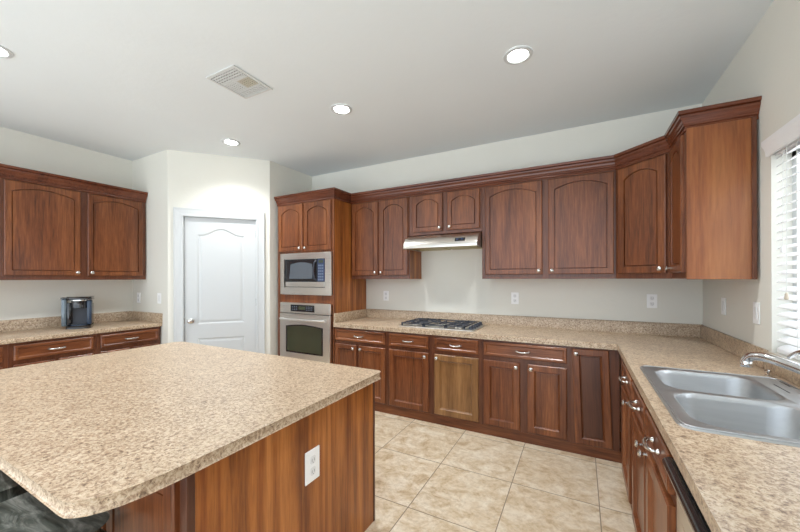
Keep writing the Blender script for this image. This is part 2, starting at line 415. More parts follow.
# left wall cabinets
LF = LX+UDEP
c = cabinet('wall_cabinet', 'two-door cherry wall cabinet on the left wall above the coffee maker', (LF, .925, 0), PI/2, 1.12, UDEP-.002, UB, CAB_TOP, 'wall cabinets on the left wall')
add_door(c, .045, .548, DB, DT, 'rb', .045, st=.042); add_door(c, .602, 1.085, DB, DT, 'lb', .045, st=.042)
c = cabinet('wall_cabinet', 'cherry wall cabinet on the left wall cut off by the left frame edge', (LF, -.10, 0), PI/2, 1.023, UDEP-.002, UB, CAB_TOP, 'wall cabinets on the left wall')
add_door(c, .03, .49, DB, DT, 'rb', .04); add_door(c, .535, 1.005, DB, DT, 'lb', .04)
cr = sweep([(LF, -.10), (LF, 2.046)], CROWN, 1)
tag(obj('crown_moulding', cr, M['woody']), 'cherry crown moulding on top of the left wall cabinets', 'moulding', 'cherry crown mouldings')

# ------------------------------------------------------------------ oven tower
TX0, TX1, TY = -3.2, -2.352, 2.905
t = thing('oven_tower', 'tall cherry oven cabinet holding the microwave and wall oven beside the pantry', 'cabinet', (TX0, TY, 0), 0)
W = TX1-TX0
bm = nb(); box(bm, 0, .018, .018, BY-TY-.002, .09, CAB_TOP); box(bm, .018, W-.018, .018, BY-TY-.002, 1.64, 1.66)
box(bm, .018, W-.018, .018, BY-TY-.002, 1.085, 1.105); box(bm, .018, W-.018, .018, BY-TY-.002, .33, .35); box(bm, .018, W-.018, .018, BY-TY-.002, CAB_TOP-.018, CAB_TOP)
box(bm, .018, W-.018, BY-TY-.012, BY-TY-.002, .09, CAB_TOP)
obj('body', bm, M['woodf'], t)
obj('side_panel', boxm(W-.018, W, .018, BY-TY-.002, 0, CAB_TOP), M['panel'], t)
fr = slab([0, .075, W-.02, W], [.0, .36, 1.065, 1.172, 1.63, CAB_TOP], lambda i, j: not (i == 1 and j in (1, 3)), 0, .018, lambda u, v, w_: (u, w_, v))
obj('face_frame', fr, M['wood'], t, bev=.001, seg=1)
add_door(t, .030, .405, 1.662, DT, 'rb', .05, st=.05); add_door(t, .432, .815, 1.662, DT, 'lb', .05, st=.05)
add_drawer(t, .03, .815, .12, .33)
cr = sweep([(TX0, BY-.002), (TX0, TY), (TX1, TY), (TX1, FY-.005)], [(o*.72, z) for o, z in CROWN], 1)
tag(obj('crown_moulding', cr, M['woody']), 'cherry crown moulding capping the tall oven cabinet', 'moulding', 'cherry crown mouldings')

# microwave
mw = thing('microwave', 'built-in stainless microwave above the wall oven in the tall cabinet', 'microwave', (-2.757, TY, 1.105), 0)
hw = .383
obj('housing', boxm(-.30, .30, .004, .42, .008, .48), M['blackm'], mw)
tf = slab([-hw, -.315, .325-.03, hw], [.060, .142, .465, .533], lambda i, j: not (i == 1 and j == 1), -.022, -.001, lambda u, v, w_: (u, w_, v))
obj('trim_kit', tf, M['steel'], mw, bev=.003)
obj('lower_band', boxm(-.305, .285, -.018, .003, .148, .205), M['steel'], mw, bev=.003)
dr = obj('door', boxm(-.305, .185, -.020, .003, .210, .458), M['black'], mw, bev=.004)
pts = []
for k in range(13): pts.append((-.215+.33*k/12, .405+.022*math.sin(PI*k/12)))
bm = nb(); P = [(-.235, .240)] + [(.120, .240)] + pts[::-1]
a = ring(bm, [(x, -.021, z) for x, z in P]); b = ring(bm, [(x, -.0235, z) for x, z in P]); bridge(bm, a, b); bm.faces.new(a); bm.faces.new(b)
obj('screen', bm, M['mwglass'], dr)
obj('handle', tube(nb(), smoothpts([(.172, -.02, .222), (.160, -.040, .25), (.150, -.044, .33), (.160, -.040, .41), (.172, -.02, .445)]), .009), M['blackm'], dr, smooth=True)
cp = obj('control_panel', boxm(.190, .285, -.019, .003, .210, .458), M['blueplastic'], mw, bev=.002)
obj('display', boxm(.205, .270, -.0215, -.019, .415, .445), M['amber'], cp)
for r in range(6):
    for q in range(3): obj('button', boxm(.200+q*.026, .220+q*.026, -.0215, -.019, .222+r*.031, .240+r*.031), M['buttons'], cp)


# wall oven
ov = thing('wall_oven', 'stainless steel built-in wall oven with a dark window, below the microwave', 'oven', (-2.757, TY, .35), 0)
obj('housing', boxm(-.31, .31, .004, .55, .012, .725), M['blackm'], ov)
cpl = obj('control_panel', boxm(-.378, .380, -.030, .003, .600, .720), M['steel'], ov, bev=.004)
obj('display', boxm(-.205, .155, -.033, -.030, .620, .698), M['black'], cpl, bev=.001, seg=1)
for x in (-.18, -.15, -.12, .035, .06, .085, .11):
    for z in (.638, .656, .674): obj('button', boxm(x, x+.013, -.0345, -.033, z, z+.006), M['buttons'], cpl)

obj('clock', boxm(-.075, .02, -.0345, -.033, .645, .680), M['amber'], cpl)
od = obj('door', boxm(-.378, .380, -.034, .003, .01, .594), M['steel'], ov, bev=.005)
bm = nb(); P = [(-.255, .175), (-.245, .165), (.250, .165), (.260, .175)]+[(.260-.515*k/12, .440+.022*math.sin(PI*k/12)) for k in range(13)]
a = ring(bm, [(x, -.034, z) for x, z in P]); b = ring(bm, [(x, -.037, z) for x, z in P]); bridge(bm, a, b); bm.faces.new(a); bm.faces.new(b)
obj('window', bm, M['ovenin'], od)
bm = nb(); P = [(-.272, .148), (.272, .148), (.277, .153)]+[(.277-.554*k/12, .452+.022*math.sin(PI*k/12)) for k in range(13)]+[(-.277, .153)]
a = ring(bm, [(x, -.0335, z) for x, z in P]); b = ring(bm, [(x, -.0352, z) for x, z in P]); bridge(bm, a, b); bm.faces.new(a); bm.faces.new(b)
obj('window_border', bm, M['black'], od)
bm = nb(); tube(bm, smoothpts([(-.335, -.068, .535), (-.15, -.079, .532), (.15, -.079, .532), (.335, -.068, .535)]), .0125, 12)
for s in (-1, 1): box(bm, s*.325-.012, s*.325+.012, -.068, -.034, .523, .545)
obj('handle', bm, M['nickel2'], od, smooth=True)

# ------------------------------------------------------------------ base cabinets
BF = BY-.61                    # 2.921
BG = 'base cabinets under the back counter'
ZB0, ZB1 = .085, CT-.040
DR1, DR0, DO1, DO0 = .808, .686, .651, .100
def base(label, x0, x1, loc, rz, depth, group=BG, btop=None): return cabinet('base_cabinet', label, loc, rz, x1-x0, depth, ZB0, ZB1, group, btop=btop)
def bb(label, x0, x1): return base(label, x0, x1, (x0, BF, 0), 0, .608)
c = bb('cherry base cabinet with a wide drawer and two doors, next to the oven tower', -2.350, -1.692)
add_drawer(c, .006, .632, DR0, DR1); add_door(c, .006, .288, DO0, DO1, 'rt', st=.045); add_door(c, .322, .632, DO0, DO1, 'lt', st=.045)
c = bb('cherry base cabinet with one drawer and one door, left half below the cooktop', -1.692, -1.221)
add_drawer(c, .024, .441, DR0, DR1); add_door(c, .024, .441, DO0, DO1, 'rt')
c = bb('base cabinet with a faded yellowish-brown door, right half below the cooktop', -1.221, -.758)
add_drawer(c, .031, .440, DR0, DR1); add_door(c, .031, .440, DO0, DO1, 'lt', mat='worn')
c = bb('cherry base cabinet with a wide drawer over two doors, right of the cooktop', -.758, -.070)
add_drawer(c, .024, .663, DR0, DR1); add_door(c, .024, .319, DO0, DO1, 'rt', st=.05); add_door(c, .378, .664, DO0, DO1, 'lt', st=.05)
c = bb('cherry corner base cabinet with a single tall dark crooked door and no drawer', -.070, .250)
d = add_door(c, .034, .275, .09, DR1, 'lt', tilt=R_(-1.9), st=.045)
obj('centre_panel', boxm(.060, .181, -.0125, -.010, .060, DR1-.09-.060), M['darkwood'], d)
# right run
RF = RX-.61                    # .2532
def rb_(label, y1, y0, btop=None): return base(label, 0, y1-y0, (RF, y1, 0), -PI/2, .608, 'base cabinets under the sink counter', btop)
c = rb_('cherry base cabinet with one drawer and one door, right run nearest the corner', 2.895, 2.142, CT-.19)
add_drawer(c, .285, .735, DR0, DR1); add_door(c, .285, .645, DO0, DO1, 'rt', kz=.545)
c = rb_('wide cherry sink base cabinet with two drawer fronts and two doors', 2.140, 1.286, CT-.19)
add_drawer(c, .015, .405, DR0, DR1); add_drawer(c, .440, .840, DR0, DR1)
add_door(c, .015, .405, DO0, DO1, 'rt', kz=.535); add_door(c, .440, .840, DO0, DO1, 'lt', kz=.535)
c = rb_('base cabinet on the camera side of the dishwasher, below the counter edge', .640, .10)
add_drawer(c, .02, .52, DR0, DR1); add_door(c, .02, .52, DO0, DO1, 'lt')
# plinths
tag(obj('plinth', boxm(.262, .32, .10, .652, 0, .083), M['woodx']), 'short cherry kick board on the camera side of the dishwasher', 'kick board')
bm = prism([(-2.350, 2.931), (.262, 2.931), (.262, 1.275), (.32, 1.275), (.32, 2.99), (-2.350, 2.99)], 0, .083)
tag(obj('plinth', bm, M['woodx'], bev=.002, seg=1), 'dark cherry kick board along the floor below the back and right base cabinets', 'kick board')
# left run
LBF = LX+.61
def lb_(label, y0, y1): return base(label, 0, y1-y0, (LBF, y0, 0), PI/2, .608, 'base cabinets on the left wall')
c = lb_('cherry base cabinet on the left wall right of the coffee maker, nearest the pantry', 1.490, 2.045)
add_drawer(c, .028, .530, DR0, DR1); add_door(c, .028, .265, DO0, DO1, 'rt'); add_door(c, .293, .530, DO0, DO1, 'lt')
c = lb_('cherry base cabinet on the left wall directly below the coffee maker', .928, 1.489)
add_drawer(c, .028, .537, DR0, DR1); add_door(c, .028, .268, DO0, DO1, 'rt'); add_door(c, .297, .537, DO0, DO1, 'lt')
c = lb_('cherry base cabinet on the left wall cut off by the left frame edge', .366, .927)
add_drawer(c, .028, .530, DR0, DR1); add_door(c, .028, .265, DO0, DO1, 'rt'); add_door(c, .293, .530, DO0, DO1, 'lt')
tag(obj('plinth', boxm(LX+.54, LX+.60, .366, 2.045, 0, .083), M['woodx']), 'dark cherry kick board below the left base cabinets', 'kick board')

# ------------------------------------------------------------------ countertops
CF = .636
SX0, SX1, SY0, SY1 = .280, .818, 1.372, 2.232      # sink outline
xs = [-2.349, RX-.632, SX0+.02, SX1-.02, RX-.001]; ys = [.08, SY0+.02, SY1-.02, BY-CF, BY-.001]
bm = slab(xs, ys, lambda i, j: (j == 3) or (i >= 1 and not (i == 2 and j == 1)), CT-.038, CT, lambda u, v, w_: (u, v, w_))
ct = obj('countertop', bm, M['granite'], bev=.006, smooth=True)
tag(ct, 'L-shaped speckled beige countertop along the back wall and around the sink', 'countertop', 'speckled beige countertops')
bm = slab([-2.350, -2.330, RX-.020, RX-.001], [WY1+.03, BY-CF, BY-.020, BY-.001], lambda i, j: (j == 2) or (i == 2), CT, CT+.1, lambda u, v, w_: (u, v, w_))
obj('backsplash', bm, M['granite'], ct, bev=.003, smooth=True)
obj('backsplash', boxm(-2.350, -2.331, BY-CF, BY-.021, CT, CT+.1), M['granite'], ct, bev=.003, smooth=True)
obj('window_ledge', boxm(RX-.020, RX-.001, .10, WY1+.028, CT, WZ0-.002), M['granite'], ct, bev=.003, smooth=True)
xs = [LX+.001, LX+CF]; ys = [.36, SY-.001]
ctl = obj('countertop', boxm(LX+.001, LX+CF, .36, SY-.001, CT-.038, CT), M['granite'], bev=.006, smooth=True)
tag(ctl, 'speckled beige countertop on the left wall under the coffee maker', 'countertop', 'speckled beige countertops')
bm = slab([LX+.001, LX+.020, LX+CF], [.36, SY-.020, SY-.001], lambda i, j: i == 0 or j == 1, CT, CT+.1, lambda u, v, w_: (u, v, w_))
obj('backsplash', bm, M['granite'], ctl, bev=.003, smooth=True)

# ------------------------------------------------------------------ island
IX0, IX1, IY0, IY1 = -2.943, -.985, .334, 1.629
_a = rrect(IX0, IY0, IX1, IY1, [.06, .11, .025, .05], 8)
ISLE = _a[:9] + [(-1.085, IY0), (-1.065, .336), (-1.048, .345), (-1.030, .362), (-1.014, .387), (-1.002, .418), (-.993, .455), (-.988, .50), (-.985, .56)] + _a[18:]
it = obj('island_countertop', prism(ISLE, IT-.038, IT), M['granite'], bev=.006, smooth=True)
tag(it, 'large speckled beige island countertop with rounded corners in the foreground', 'countertop', 'speckled beige countertops')
BX0, BX1, BY0, BY1 = -2.905, -1.017, .585, 1.603
isl = thing('kitchen_island', 'cherry kitchen island base under the big beige countertop', 'kitchen island', (BX1, BY0, 0))
obj('body', boxm(BX0-BX1, -.014, .018, BY1-BY0-.001, 0, IT-.039), M['panel'], isl)
obj('end_panel', boxm(-.014, 0, .022, BY1-BY0-.014, 0, IT-.039), M['panel'], isl)
obj('corner_trim', boxm(-.03, .003, -.004, .021, 0, IT-.039), M['darkwood'], isl, bev=.002)
obj('corner_trim', boxm(-.012, .004, BY1-BY0-.013, BY1-BY0+.002, 0, IT-.039), M['darkwood'], isl, bev=.002)
obj('face_frame', boxm(BX0-BX1, -.031, 0, .018, 0, IT-.039), M['woodf'], isl)
x = -.040
for k in range(4):
    obj('panel_door', panel_door(.415, .66, th=.02, st=.05), M['wood'], isl, loc=(x-.415, 0, .09)); x -= .448

def outlet(label, loc, rz, kind='duplex', w_=.072, h=.116, name=None, group='outlets and switches on the walls'):
    nm = 'light_switch' if kind == 'switch' else 'wall_outlet'
    t = thing(nm, label, 'light switch' if kind == 'switch' else 'outlet', loc, rz, group)
    obj('cover_plate', boxm(-w_/2, w_/2, -.006, -.0005, -h/2, h/2), M['plate'], t, bev=.002)
    if kind == 'switch':
        p = obj('rocker', boxm(-.017, .017, -.009, -.006, -.034, .034), M['slot2'], t, bev=.0015)
    else:
        for s in (-1, 1):
            q = obj('socket', prism(rrect(-.015, -.017, .015, .017, .009, 4), 0, .002), M['slot2'], t, loc=(0, -.006, s*.024), rot=(PI/2, 0, 0))
            bm = nb(); box(bm, -.008, -.0055, -.006, .006, .002, .0026); box(bm, .0055, .008, -.006, .006, .002, .0026); box(bm, -.002, .002, -.013, -.009, .002, .0026)
            obj('slot', bm, M['slot'], q)
    return t
outlet('large white outlet plate on the orange wood end of the island', (BX1, 1.105, .550), PI/2, w_=.086, h=.136)
outlet('white outlet on the back wall just left of the corner, below the corner cabinet', (.533, BY, 1.150), 0)
outlet('white outlet on the back wall right of the cooktop, middle of the wall', (-.577, BY, 1.146), 0)
outlet('white outlet on the back wall between oven tower and range hood', (-2.066, BY, 1.137), 0)
outlet('narrow white switch plate on the right wall nearer the corner', (RX, 3.075, 1.152), -PI/2, 'switch')
outlet('white switch plate on the right wall beside the window', (RX, 2.585, 1.150), -PI/2, 'switch', .076, .12)
outlet('white outlet on the short wall above the left counter', (-4.519, SY, 1.130), 0)
outlet('white switch plate beside the pantry door', (-4.085, SY, 1.134), 0, 'switch')

# ------------------------------------------------------------------ pantry door (setting)
def pa(o):
    o.location = PA; o.rotation_euler = (0, 0, ang); return o
def casing():
    bm = nb(); w_ = .09
    prof = [(0, 0), (0, -.012), (.012, -.016), (.03, -.013), (.07, -.017), (.085, -.021), (w_, -.021), (w_, 0)]
    path = [(D0, 0), (D0, DH), (D1, DH), (D1, 0)]
    prev = None
    for i, (px, pz) in enumerate(path):
        sx = -1 if i < 2 else 1; up = 1 if i in (1, 2) else 0
        c = ring(bm, [(px+sx*o, y-.0005, pz+up*o) for o, y in prof])
        if prev: bridge(bm, prev, c)
        else: bm.faces.new(c)
        prev = c
    bm.faces.new(prev); return bm
tr = pa(struct('trim_1', casing(), M['white']))
bm = nb(); box(bm, D0-.019, D0-.001, .0, .1, 0, DH); box(bm, D1+.001, D1+.019, .0, .1, 0, DH); box(bm, D0-.019, D1+.019, 0, .1, DH+.001, DH+.019)
pa(struct('trim_2', bm, M['white']))
dw, dh = D1-D0-.006, DH-.012
bm = nb()
# two-panel moulded door: grid with arch-top upper panel
ys0, ys1, yd = .022, .057, .0
def arch2(x0, x1, z0, z1, rise, n):
    pts = [(x0, z0), (x1, z0)]
    for k in range(n+1):
        t = k/n; s = min(abs(2*t-1)/.86, 1); pts.append((x1+(x0-x1)*t, z1-rise*(s*s*(3-2*s))))
    return pts
def pring(x0, x1, z0, z1, rise, y, n=14): return ring(bm, [(x, y, z) for x, z in arch_contour(x0, x1, z0, z1, rise, n)])
st = .125
for (z0, z1, rz0, rz1, rise) in ((.70, dh, .835, dh-.115, .075), (0, .70, .22, .675, .0)):
    n = 28
    o = ring(bm, [(x, .02, z) for x, z in arch_contour(0, dw, z0, z1, 0, n)])
    prev = o
    for ins, y in ((0, .02), (.012, .027), (.022, .027), (.040, .0225)):
        c2 = ring(bm, [(x, y, z) for x, z in arch2(st+ins, dw-st-ins, rz0+ins, rz1-ins, rise, n)])
        bridge(bm, prev, c2); prev = c2
    bm.faces.new(prev)
box(bm, 0, dw, .028, .055, 0, dh)
for (xa, xb) in ((0, .001), (dw-.001, dw)): box(bm, xa, xb, .02, .055, 0, dh)
box(bm, 0, dw, .02, .055, dh-.001, dh)
d1 = pa(struct('door_1', bm, M['white'])); d1.location = PA + dd*(D0+.003) + Vector((0, 0, .01))
bm = nb(); RX90 = Matrix.Rotation(PI/2, 4, 'X')
lathe(bm, [(.030, 0), (.030, .006), (.012, .010), (.011, .030), (.022, .036), (.028, .048), (.027, .060), (.018, .068), (.002, .070)], 20, RX90)
obj('door_knob', bm, M['nickel'], d1, loc=(.065, .02, .875), smooth=True)
obj('latch_plate', boxm(-.004, .003, -.003, .01, -.03, .03), M['nickel'], d1, loc=(0, .02, .875))
for z in (.25, 1.02, 1.82): obj('hinge', lathe(nb(), [(.006, 0), (.006, .085)], 10), M['nickel'], d1, loc=(dw+.002, .014, z), smooth=True)
# baseboards
def bbd(n, p, q, side=1):
    struct(n, sweep([p, q], [(.0005, 0), (.013, 0), (.013, .075), (.008, .088), (.0005, .09)], side), M['white'])
bbd('baseboard_diagonal_left', (PA.x, PA.y), (PA.x+dd.x*(D0-.092), PA.y+dd.y*(D0-.092)))
bbd('baseboard_diagonal_right', (PA.x+dd.x*(D1+.092), PA.y+dd.y*(D1+.092)), (PB.x, PB.y))

# ------------------------------------------------------------------ window and blind
bm = nb()
for a in ((WY0, WY0+.045, WZ0, WZ1), (WY1-.045, WY1, WZ0, WZ1), (WY0, WY1, WZ0, WZ0+.05), (WY0, WY1, WZ1-.05, WZ1), ((WY0+WY1)/2-.02, (WY0+WY1)/2+.02, WZ0, WZ1)):
    box(bm, RX+.075, RX+.115, a[0]+.001, a[1]-.001, a[2]+.001, a[3]-.001)
wf = struct('window_1', bm, M['white'])
obj('pane', boxm(RX+.092, RX+.096, WY0+.04, WY1-.04, WZ0+.04, WZ1-.04), M['glass'], wf)
bl = thing('window_blind', 'white horizontal slat blind in the window above the sink', 'blind', (RX+.035, (WY0+WY1)/2, WZ0), 0)
bm = nb(); H = WZ1-WZ0; n = 24; Wd = (WY1-WY0)/2-.012
for k in range(n):
    z = .035+k*(H-.075)/(n-1); a = R_(28)
    prev = None
    for s in range(5):
        q = (s/4-.5)*.048; hgt = .004*(1-(q/.024)**2)
        px, pz = q*math.cos(a)-hgt*math.sin(a), q*math.sin(a)+hgt*math.cos(a)
        cc = ring(bm, [(px, -Wd, z+pz), (px, Wd, z+pz), (px+.0012*math.sin(a), Wd, z+pz-.0022), (px+.0012*math.sin(a), -Wd, z+pz-.0022)])
        if prev: bridge(bm, prev, cc)
        else: bm.faces.new(cc)
        prev = cc
    bm.faces.new(prev)
obj('slats', bm, M['slat'], bl, smooth=True)
obj('head_rail', boxm(-.025, .025, -Wd, Wd, H-.035, H-.003), M['slat'], bl)
obj('bottom_rail', boxm(-.022, .022, -Wd, Wd, .004, .020), M['slat'], bl, bev=.003)
bm = nb()
for y in (-.40, 0, .42): box(bm, -.026, -.0252, y-.0015, y+.0015, .01, H-.03)
obj('ladder_cord', bm, M['cord'], bl)
yc = 2.312-(WY0+WY1)/2; yc2 = 2.28-(WY0+WY1)/2
obj('lift_cord', tube(nb(), [(-.034, yc, H-.02), (-.036, yc, 1.485-WZ0)], .0015, 6), M['cord'], bl)
obj('tassel', lathe(nb(), [(.002, .03), (.006, .022), (.008, 0), (.005, -.004)], 12), M['slat'], bl, loc=(-.036, yc, 1.47-WZ0), smooth=True)
obj('lift_cord', tube(nb(), [(-.034, yc2, H-.02), (-.036, yc2, 1.265-WZ0)], .0015, 6), M['cord'], bl)
obj('tassel', lathe(nb(), [(.002, .03), (.006, .022), (.008, 0), (.005, -.004)], 12), M['tassel'], bl, loc=(-.036, yc2, 1.245-WZ0), smooth=True)
vp = [(.0005, 1.970), (.012, 1.970), (.014, 1.976), (.016, 1.995), (.022, 2.015), (.028, 2.024), (.030, 2.030), (.030, 2.050), (.0005, 2.050)]
v = sweep([(RX, 2.446), (RX, 1.13)], vp, 1)
vo = tag(obj('valance', v, M['slat']), 'white moulded valance across the top of the window blind', 'valance')

# ------------------------------------------------------------------ sink and faucet
sk = thing('kitchen_sink', 'double-basin stainless steel drop-in sink in the right counter', 'sink', (0, 0, CT))
zr = .006
DX = .722; DY = (SY0+SY1)/2
bm = nb()
def basin(bm, cell, hole, cr_, hr, depth=.17):
    o = ring(bm, [(x, y, zr) for x, y in rrect(*cell, cr_, 6)])
    steps = [(0, zr+.001, hr), (-.006, zr-.004, hr), (-.010, zr-.02, hr), (-.022, -depth+.035, hr), (-.032, -depth+.012, hr), (-.055, -depth, hr*.8)]
    prev = o
    for ins, z, r in steps:
        c_ = ring(bm, [(x, y, z) for x, y in rrect(hole[0]-ins, hole[1]-ins, hole[2]+ins, hole[3]+ins, r, 6)])
        bridge(bm, prev, c_); prev = c_
    bm.faces.new(prev)
b_ = nb()
basin(b_, (SX0, SY0, DX, DY), (SX0+.045, SY0+.04, DX-.012, DY-.014), [.045, .002, .002, .002], .085)
basin(b_, (SX0, DY, DX, SY1), (SX0+.045, DY+.014, DX-.012, SY1-.04), [.002, .002, .002, .045], .085)
o_ = ring(b_, [(x, y, zr) for x, y in rrect(DX, SY0, SX1, SY1, [.002, .045, .045, .002], 6)]); b_.faces.new(o_)
oo = rrect(SX0, SY0, SX1, SY1, .045, 6)
oa = ring(b_, [(x, y, zr) for x, y in oo]); ob = ring(b_, [(x, y, .0005) for x, y in rrect(SX0-.004, SY0-.004, SX1+.004, SY1+.004, .048, 6)]); bridge(b_, oa, ob)
bmesh.ops.remove_doubles(b_, verts=b_.verts, dist=1e-5)
so = obj('bowls', b_, M['sink'], sk, smooth=True)
rim = nb()
P = [(x, y, zr+.001) for x, y in rrect(SX0+.008, SY0+.008, SX1-.008, SY1-.008, .038, 6)]; P.append(P[0])
tube(rim, P, .0028, 8); obj('rim', rim, M['sink'], sk, smooth=True)
for y in (SY0+.235, SY1-.235):
    obj('drain', lathe(nb(), [(.045, -.170), (.045, -.167), (.038, -.166), (.036, -.170), (.01, -.171)], 20), M['drain'], sk, loc=((SX0+DX)/2+.01, y, 0), smooth=True)
for (x, y) in ((.775, 2.105), (.770, 1.50)): pass
bm = nb(); box(bm, .752, .755, 1.97, 2.10, zr, zr+.0012); obj('deck_strip', bm, M['drain'], sk)  # thin dark strips lying on the sink deck
bm = nb(); box(bm, .796, .802, 2.09, 2.17, zr, zr+.0012); obj('deck_strip', bm, M['drain'], sk)

fa = thing('faucet', 'chrome single-handle kitchen faucet with a curved spout over the sink', 'faucet', (.800, 1.650, CT+.0065))
fb = nb(); prism(rrect(-.028, -.12, .028, .12, .027, 6), 0, .010, fb)
obj('base_plate', fb, M['chrome'], fa, bev=.003, smooth=True)
obj('body', lathe(nb(), [(.030, .010), (.028, .03), (.026, .075), (.029, .085), (.028, .11), (.018, .128), (.002, .132)], 20), M['chrome'], fa, smooth=True)
sp = smoothpts([(0, 0, .045), (-.03, .035, .088), (-.075, .095, .128), (-.12, .160, .147), (-.158, .210, .156), (-.185, .243, .150), (-.197, .258, .128)], 6)
n = len(sp)
obj('spout', tube(nb(), sp, [.0195-.003*i/(n-1) for i in range(n)], 14), M['chrome'], fa, smooth=True)
obj('aerator', lathe(nb(), [(.0175, 0), (.019, .004), (.019, .022), (.017, .026)], 14), M['chrome'], fa, loc=(-.197, .258, .104), smooth=True)
lv = smoothpts([(0, 0, .120), (-.04, .03, .172), (-.085, .085, .203), (-.102, .115, .199), (-.114, .150, .173)], 5)
obj('handle', tube(nb(), lv, [.010-.003*i/(len(lv)-1) for i in range(len(lv))], 10), M['chrome'], fa, smooth=True)
sp_ = thing('counter_fitting', 'small chrome fitting on the counter behind the faucet spout', 'fitting', (.800, 2.285, CT))  # small knob-like piece of unknown use
obj('base', lathe(nb(), [(.014, 0), (.014, .006), (.006, .010), (.006, .018)], 14), M['chrome'], sp_, smooth=True)
obj('cap', lathe(nb(), [(.004, .018), (.012, .021), (.013, .028), (.006, .033)], 14), M['chrome'], sp_, smooth=True)

# ------------------------------------------------------------------ dishwasher
dwt = thing('dishwasher', 'stainless dishwasher with a black handle strip, right of the sink cabinet', 'dishwasher', (RF, 1.270, 0), -PI/2)
obj('tub', boxm(.003, .615, .03, .57, .09, ZB1-.002), M['blackm'], dwt)
obj('door', boxm(.006, .612, -.006, .029, .11, .772), M['steel'], dwt, bev=.006)
obj('control_strip', boxm(.006, .612, -.012, .029, .774, .826), M['black'], dwt, bev=.006)
obj('handle', tube(nb(), [(.008, -.022, .800), (.610, -.022, .800)], .017, 12), M['black'], dwt, smooth=True)
obj('kick_plate', boxm(.006, .612, .02, .030, .0, .088), M['blackm'], dwt)

# ------------------------------------------------------------------ cooktop
ck = thing('cooktop', 'stainless gas cooktop with dark cast iron grates on the back counter', 'cooktop', (-1.222, 3.225, CT))
obj('tray', prism(rrect(-.38, -.245, .38, .245, .02, 4), .0005, .010), M['steel'], ck, bev=.004, smooth=True)
BUR = [(-.25, .11, .045), (-.25, -.11, .036), (-.0, .0, .05), (.20, .12, .036), (.20, -.11, .042)]
for x, y, r in BUR:
    b0 = obj('burner', lathe(nb(), [(r*1.25, .010), (r*1.2, .016), (r*.85, .022), (r*.8, .026)], 20), M['steel'], ck, loc=(x, y, 0), smooth=True)
    obj('burner_cap', lathe(nb(), [(r*.85, .026), (r*.85, .033), (r*.6, .036), (.002, .037)], 20), M['blackm'], b0, smooth=True)
for (x0, x1, cs) in ((-.365, -.125, [(-.25, .11), (-.25, -.11)]), (-.120, .100, [(0, 0)]), (.105, .290, [(.20, .12), (.20, -.11)])):
    bm = nb(); z0, z1, y0, y1, q = .028, .038, -.215, .215, .006
    for a in ((x0, x1, y0, y0+2*q), (x0, x1, y1-2*q, y1), (x0, x0+2*q, y0, y1), (x1-2*q, x1, y0, y1), (x0, x1, -q, q)): box(bm, a[0], a[1], a[2], a[3], z0, z1)
    for cx, cy in cs:
        box(bm, x0, cx-.022, cy-q*.8, cy+q*.8, z0, z1+.004); box(bm, cx+.022, x1, cy-q*.8, cy+q*.8, z0, z1+.004)
        box(bm, cx-q*.8, cx+q*.8, cy+.022, min(cy+.105, y1), z0, z1+.004); box(bm, cx-q*.8, cx+q*.8, max(cy-.105, y0), cy-.022, z0, z1+.004)
    for x in (x0+.006, x1-.006):
        for y in (y0+.008, y1-.008): box(bm, x-.006, x+.006, y-.007, y+.007, .010, z0)
    obj('grate', bm, M['blackm'], ck)
for k in range(5):
    kb = obj('knob', lathe(nb(), [(.024, .010), (.023, .014), (.018, .018), (.016, .038), (.012, .041), (.001, .042)], 16), M['blackm'], ck, loc=(.335, -.17+k*.082, 0), smooth=True)
    obj('pointer', boxm(-.0025, .0025, -.016, .016, .0415, .045), M['steel'], kb)

# ------------------------------------------------------------------ range hood
hd = thing('range_hood', 'stainless under-cabinet range hood above the cooktop', 'range hood', (-1.212, BY, 1.646))
hp = [(-.002, .012), (-.002, .138), (-.330, .138), (-.385, .125), (-.430, .090), (-.462, .045), (-.470, .0), (-.455, .0), (-.445, .012)]
bm = nb(); a = ring(bm, [(-.378, y, z) for y, z in hp]); b = ring(bm, [(.380, y, z) for y, z in hp]); bridge(bm, a, b); bm.faces.new(a); bm.faces.new(b)
obj('shell', bm, M['steel'], hd, bev=.003, smooth=True)
for s in (-.378, .368): obj('side_lip', boxm(s, s+.010, -.445, -.002, 0, .012), M['steel'], hd)
for s in (-1, 1): obj('filter', boxm(s*.18-.165, s*.18+.165, -.41, -.06, .004, .0118), M['filter'], hd, bev=.001)
obj('lamp_cover', boxm(-.06, .06, -.44, -.415, .002, .0118), plain('frosted_lamp_cover', (.55, .5, .36), .4), hd)
q = obj('switch_panel', boxm(.165, .262, -.006, .003, -.018, .016), M['black'], hd, loc=(0, -.452, .066), rot=(-R_(30), 0, 0), bev=.001)
for x in (.190, .236): obj('switch', boxm(x-.010, x+.010, -.009, -.006, -.008, .008), M['blueplastic'], q)

# ------------------------------------------------------------------ coffee maker
km = thing('coffee_maker', 'black and blue-grey single-serve coffee maker on the left counter', 'coffee maker', (-4.385, 1.485, CT), R_(64)); km.scale = (.86, .86, 1)
obj('base', prism(rrect(-.105, -.16, .105, .13, [.05, .05, .02, .02], 6), .0005, .030), M['black'], km, bev=.004, smooth=True)
obj('drip_tray', prism(rrect(-.065, -.150, .065, -.03, .04, 6), .030, .038), M['silver'], km, bev=.002)
obj('column', boxm(-.085, .105, -.02, .13, .030, .235), M['black'], km, bev=.006)
obj('front_panel', boxm(-.062, .062, -.026, -.021, .045, .19), M['blackm'], km)
obj('side_wing', boxm(.066, .108, -.10, .0, .031, .27), M['silver'], km, bev=.01, smooth=True)
obj('side_wing', boxm(-.100, -.066, -.09, .0, .031, .25), M['black'], km, bev=.01, smooth=True)
obj('brew_head', prism(rrect(-.065, -.125, .065, -.0, .05, 6), .195, .268), M['black'], km, bev=.006, smooth=True)
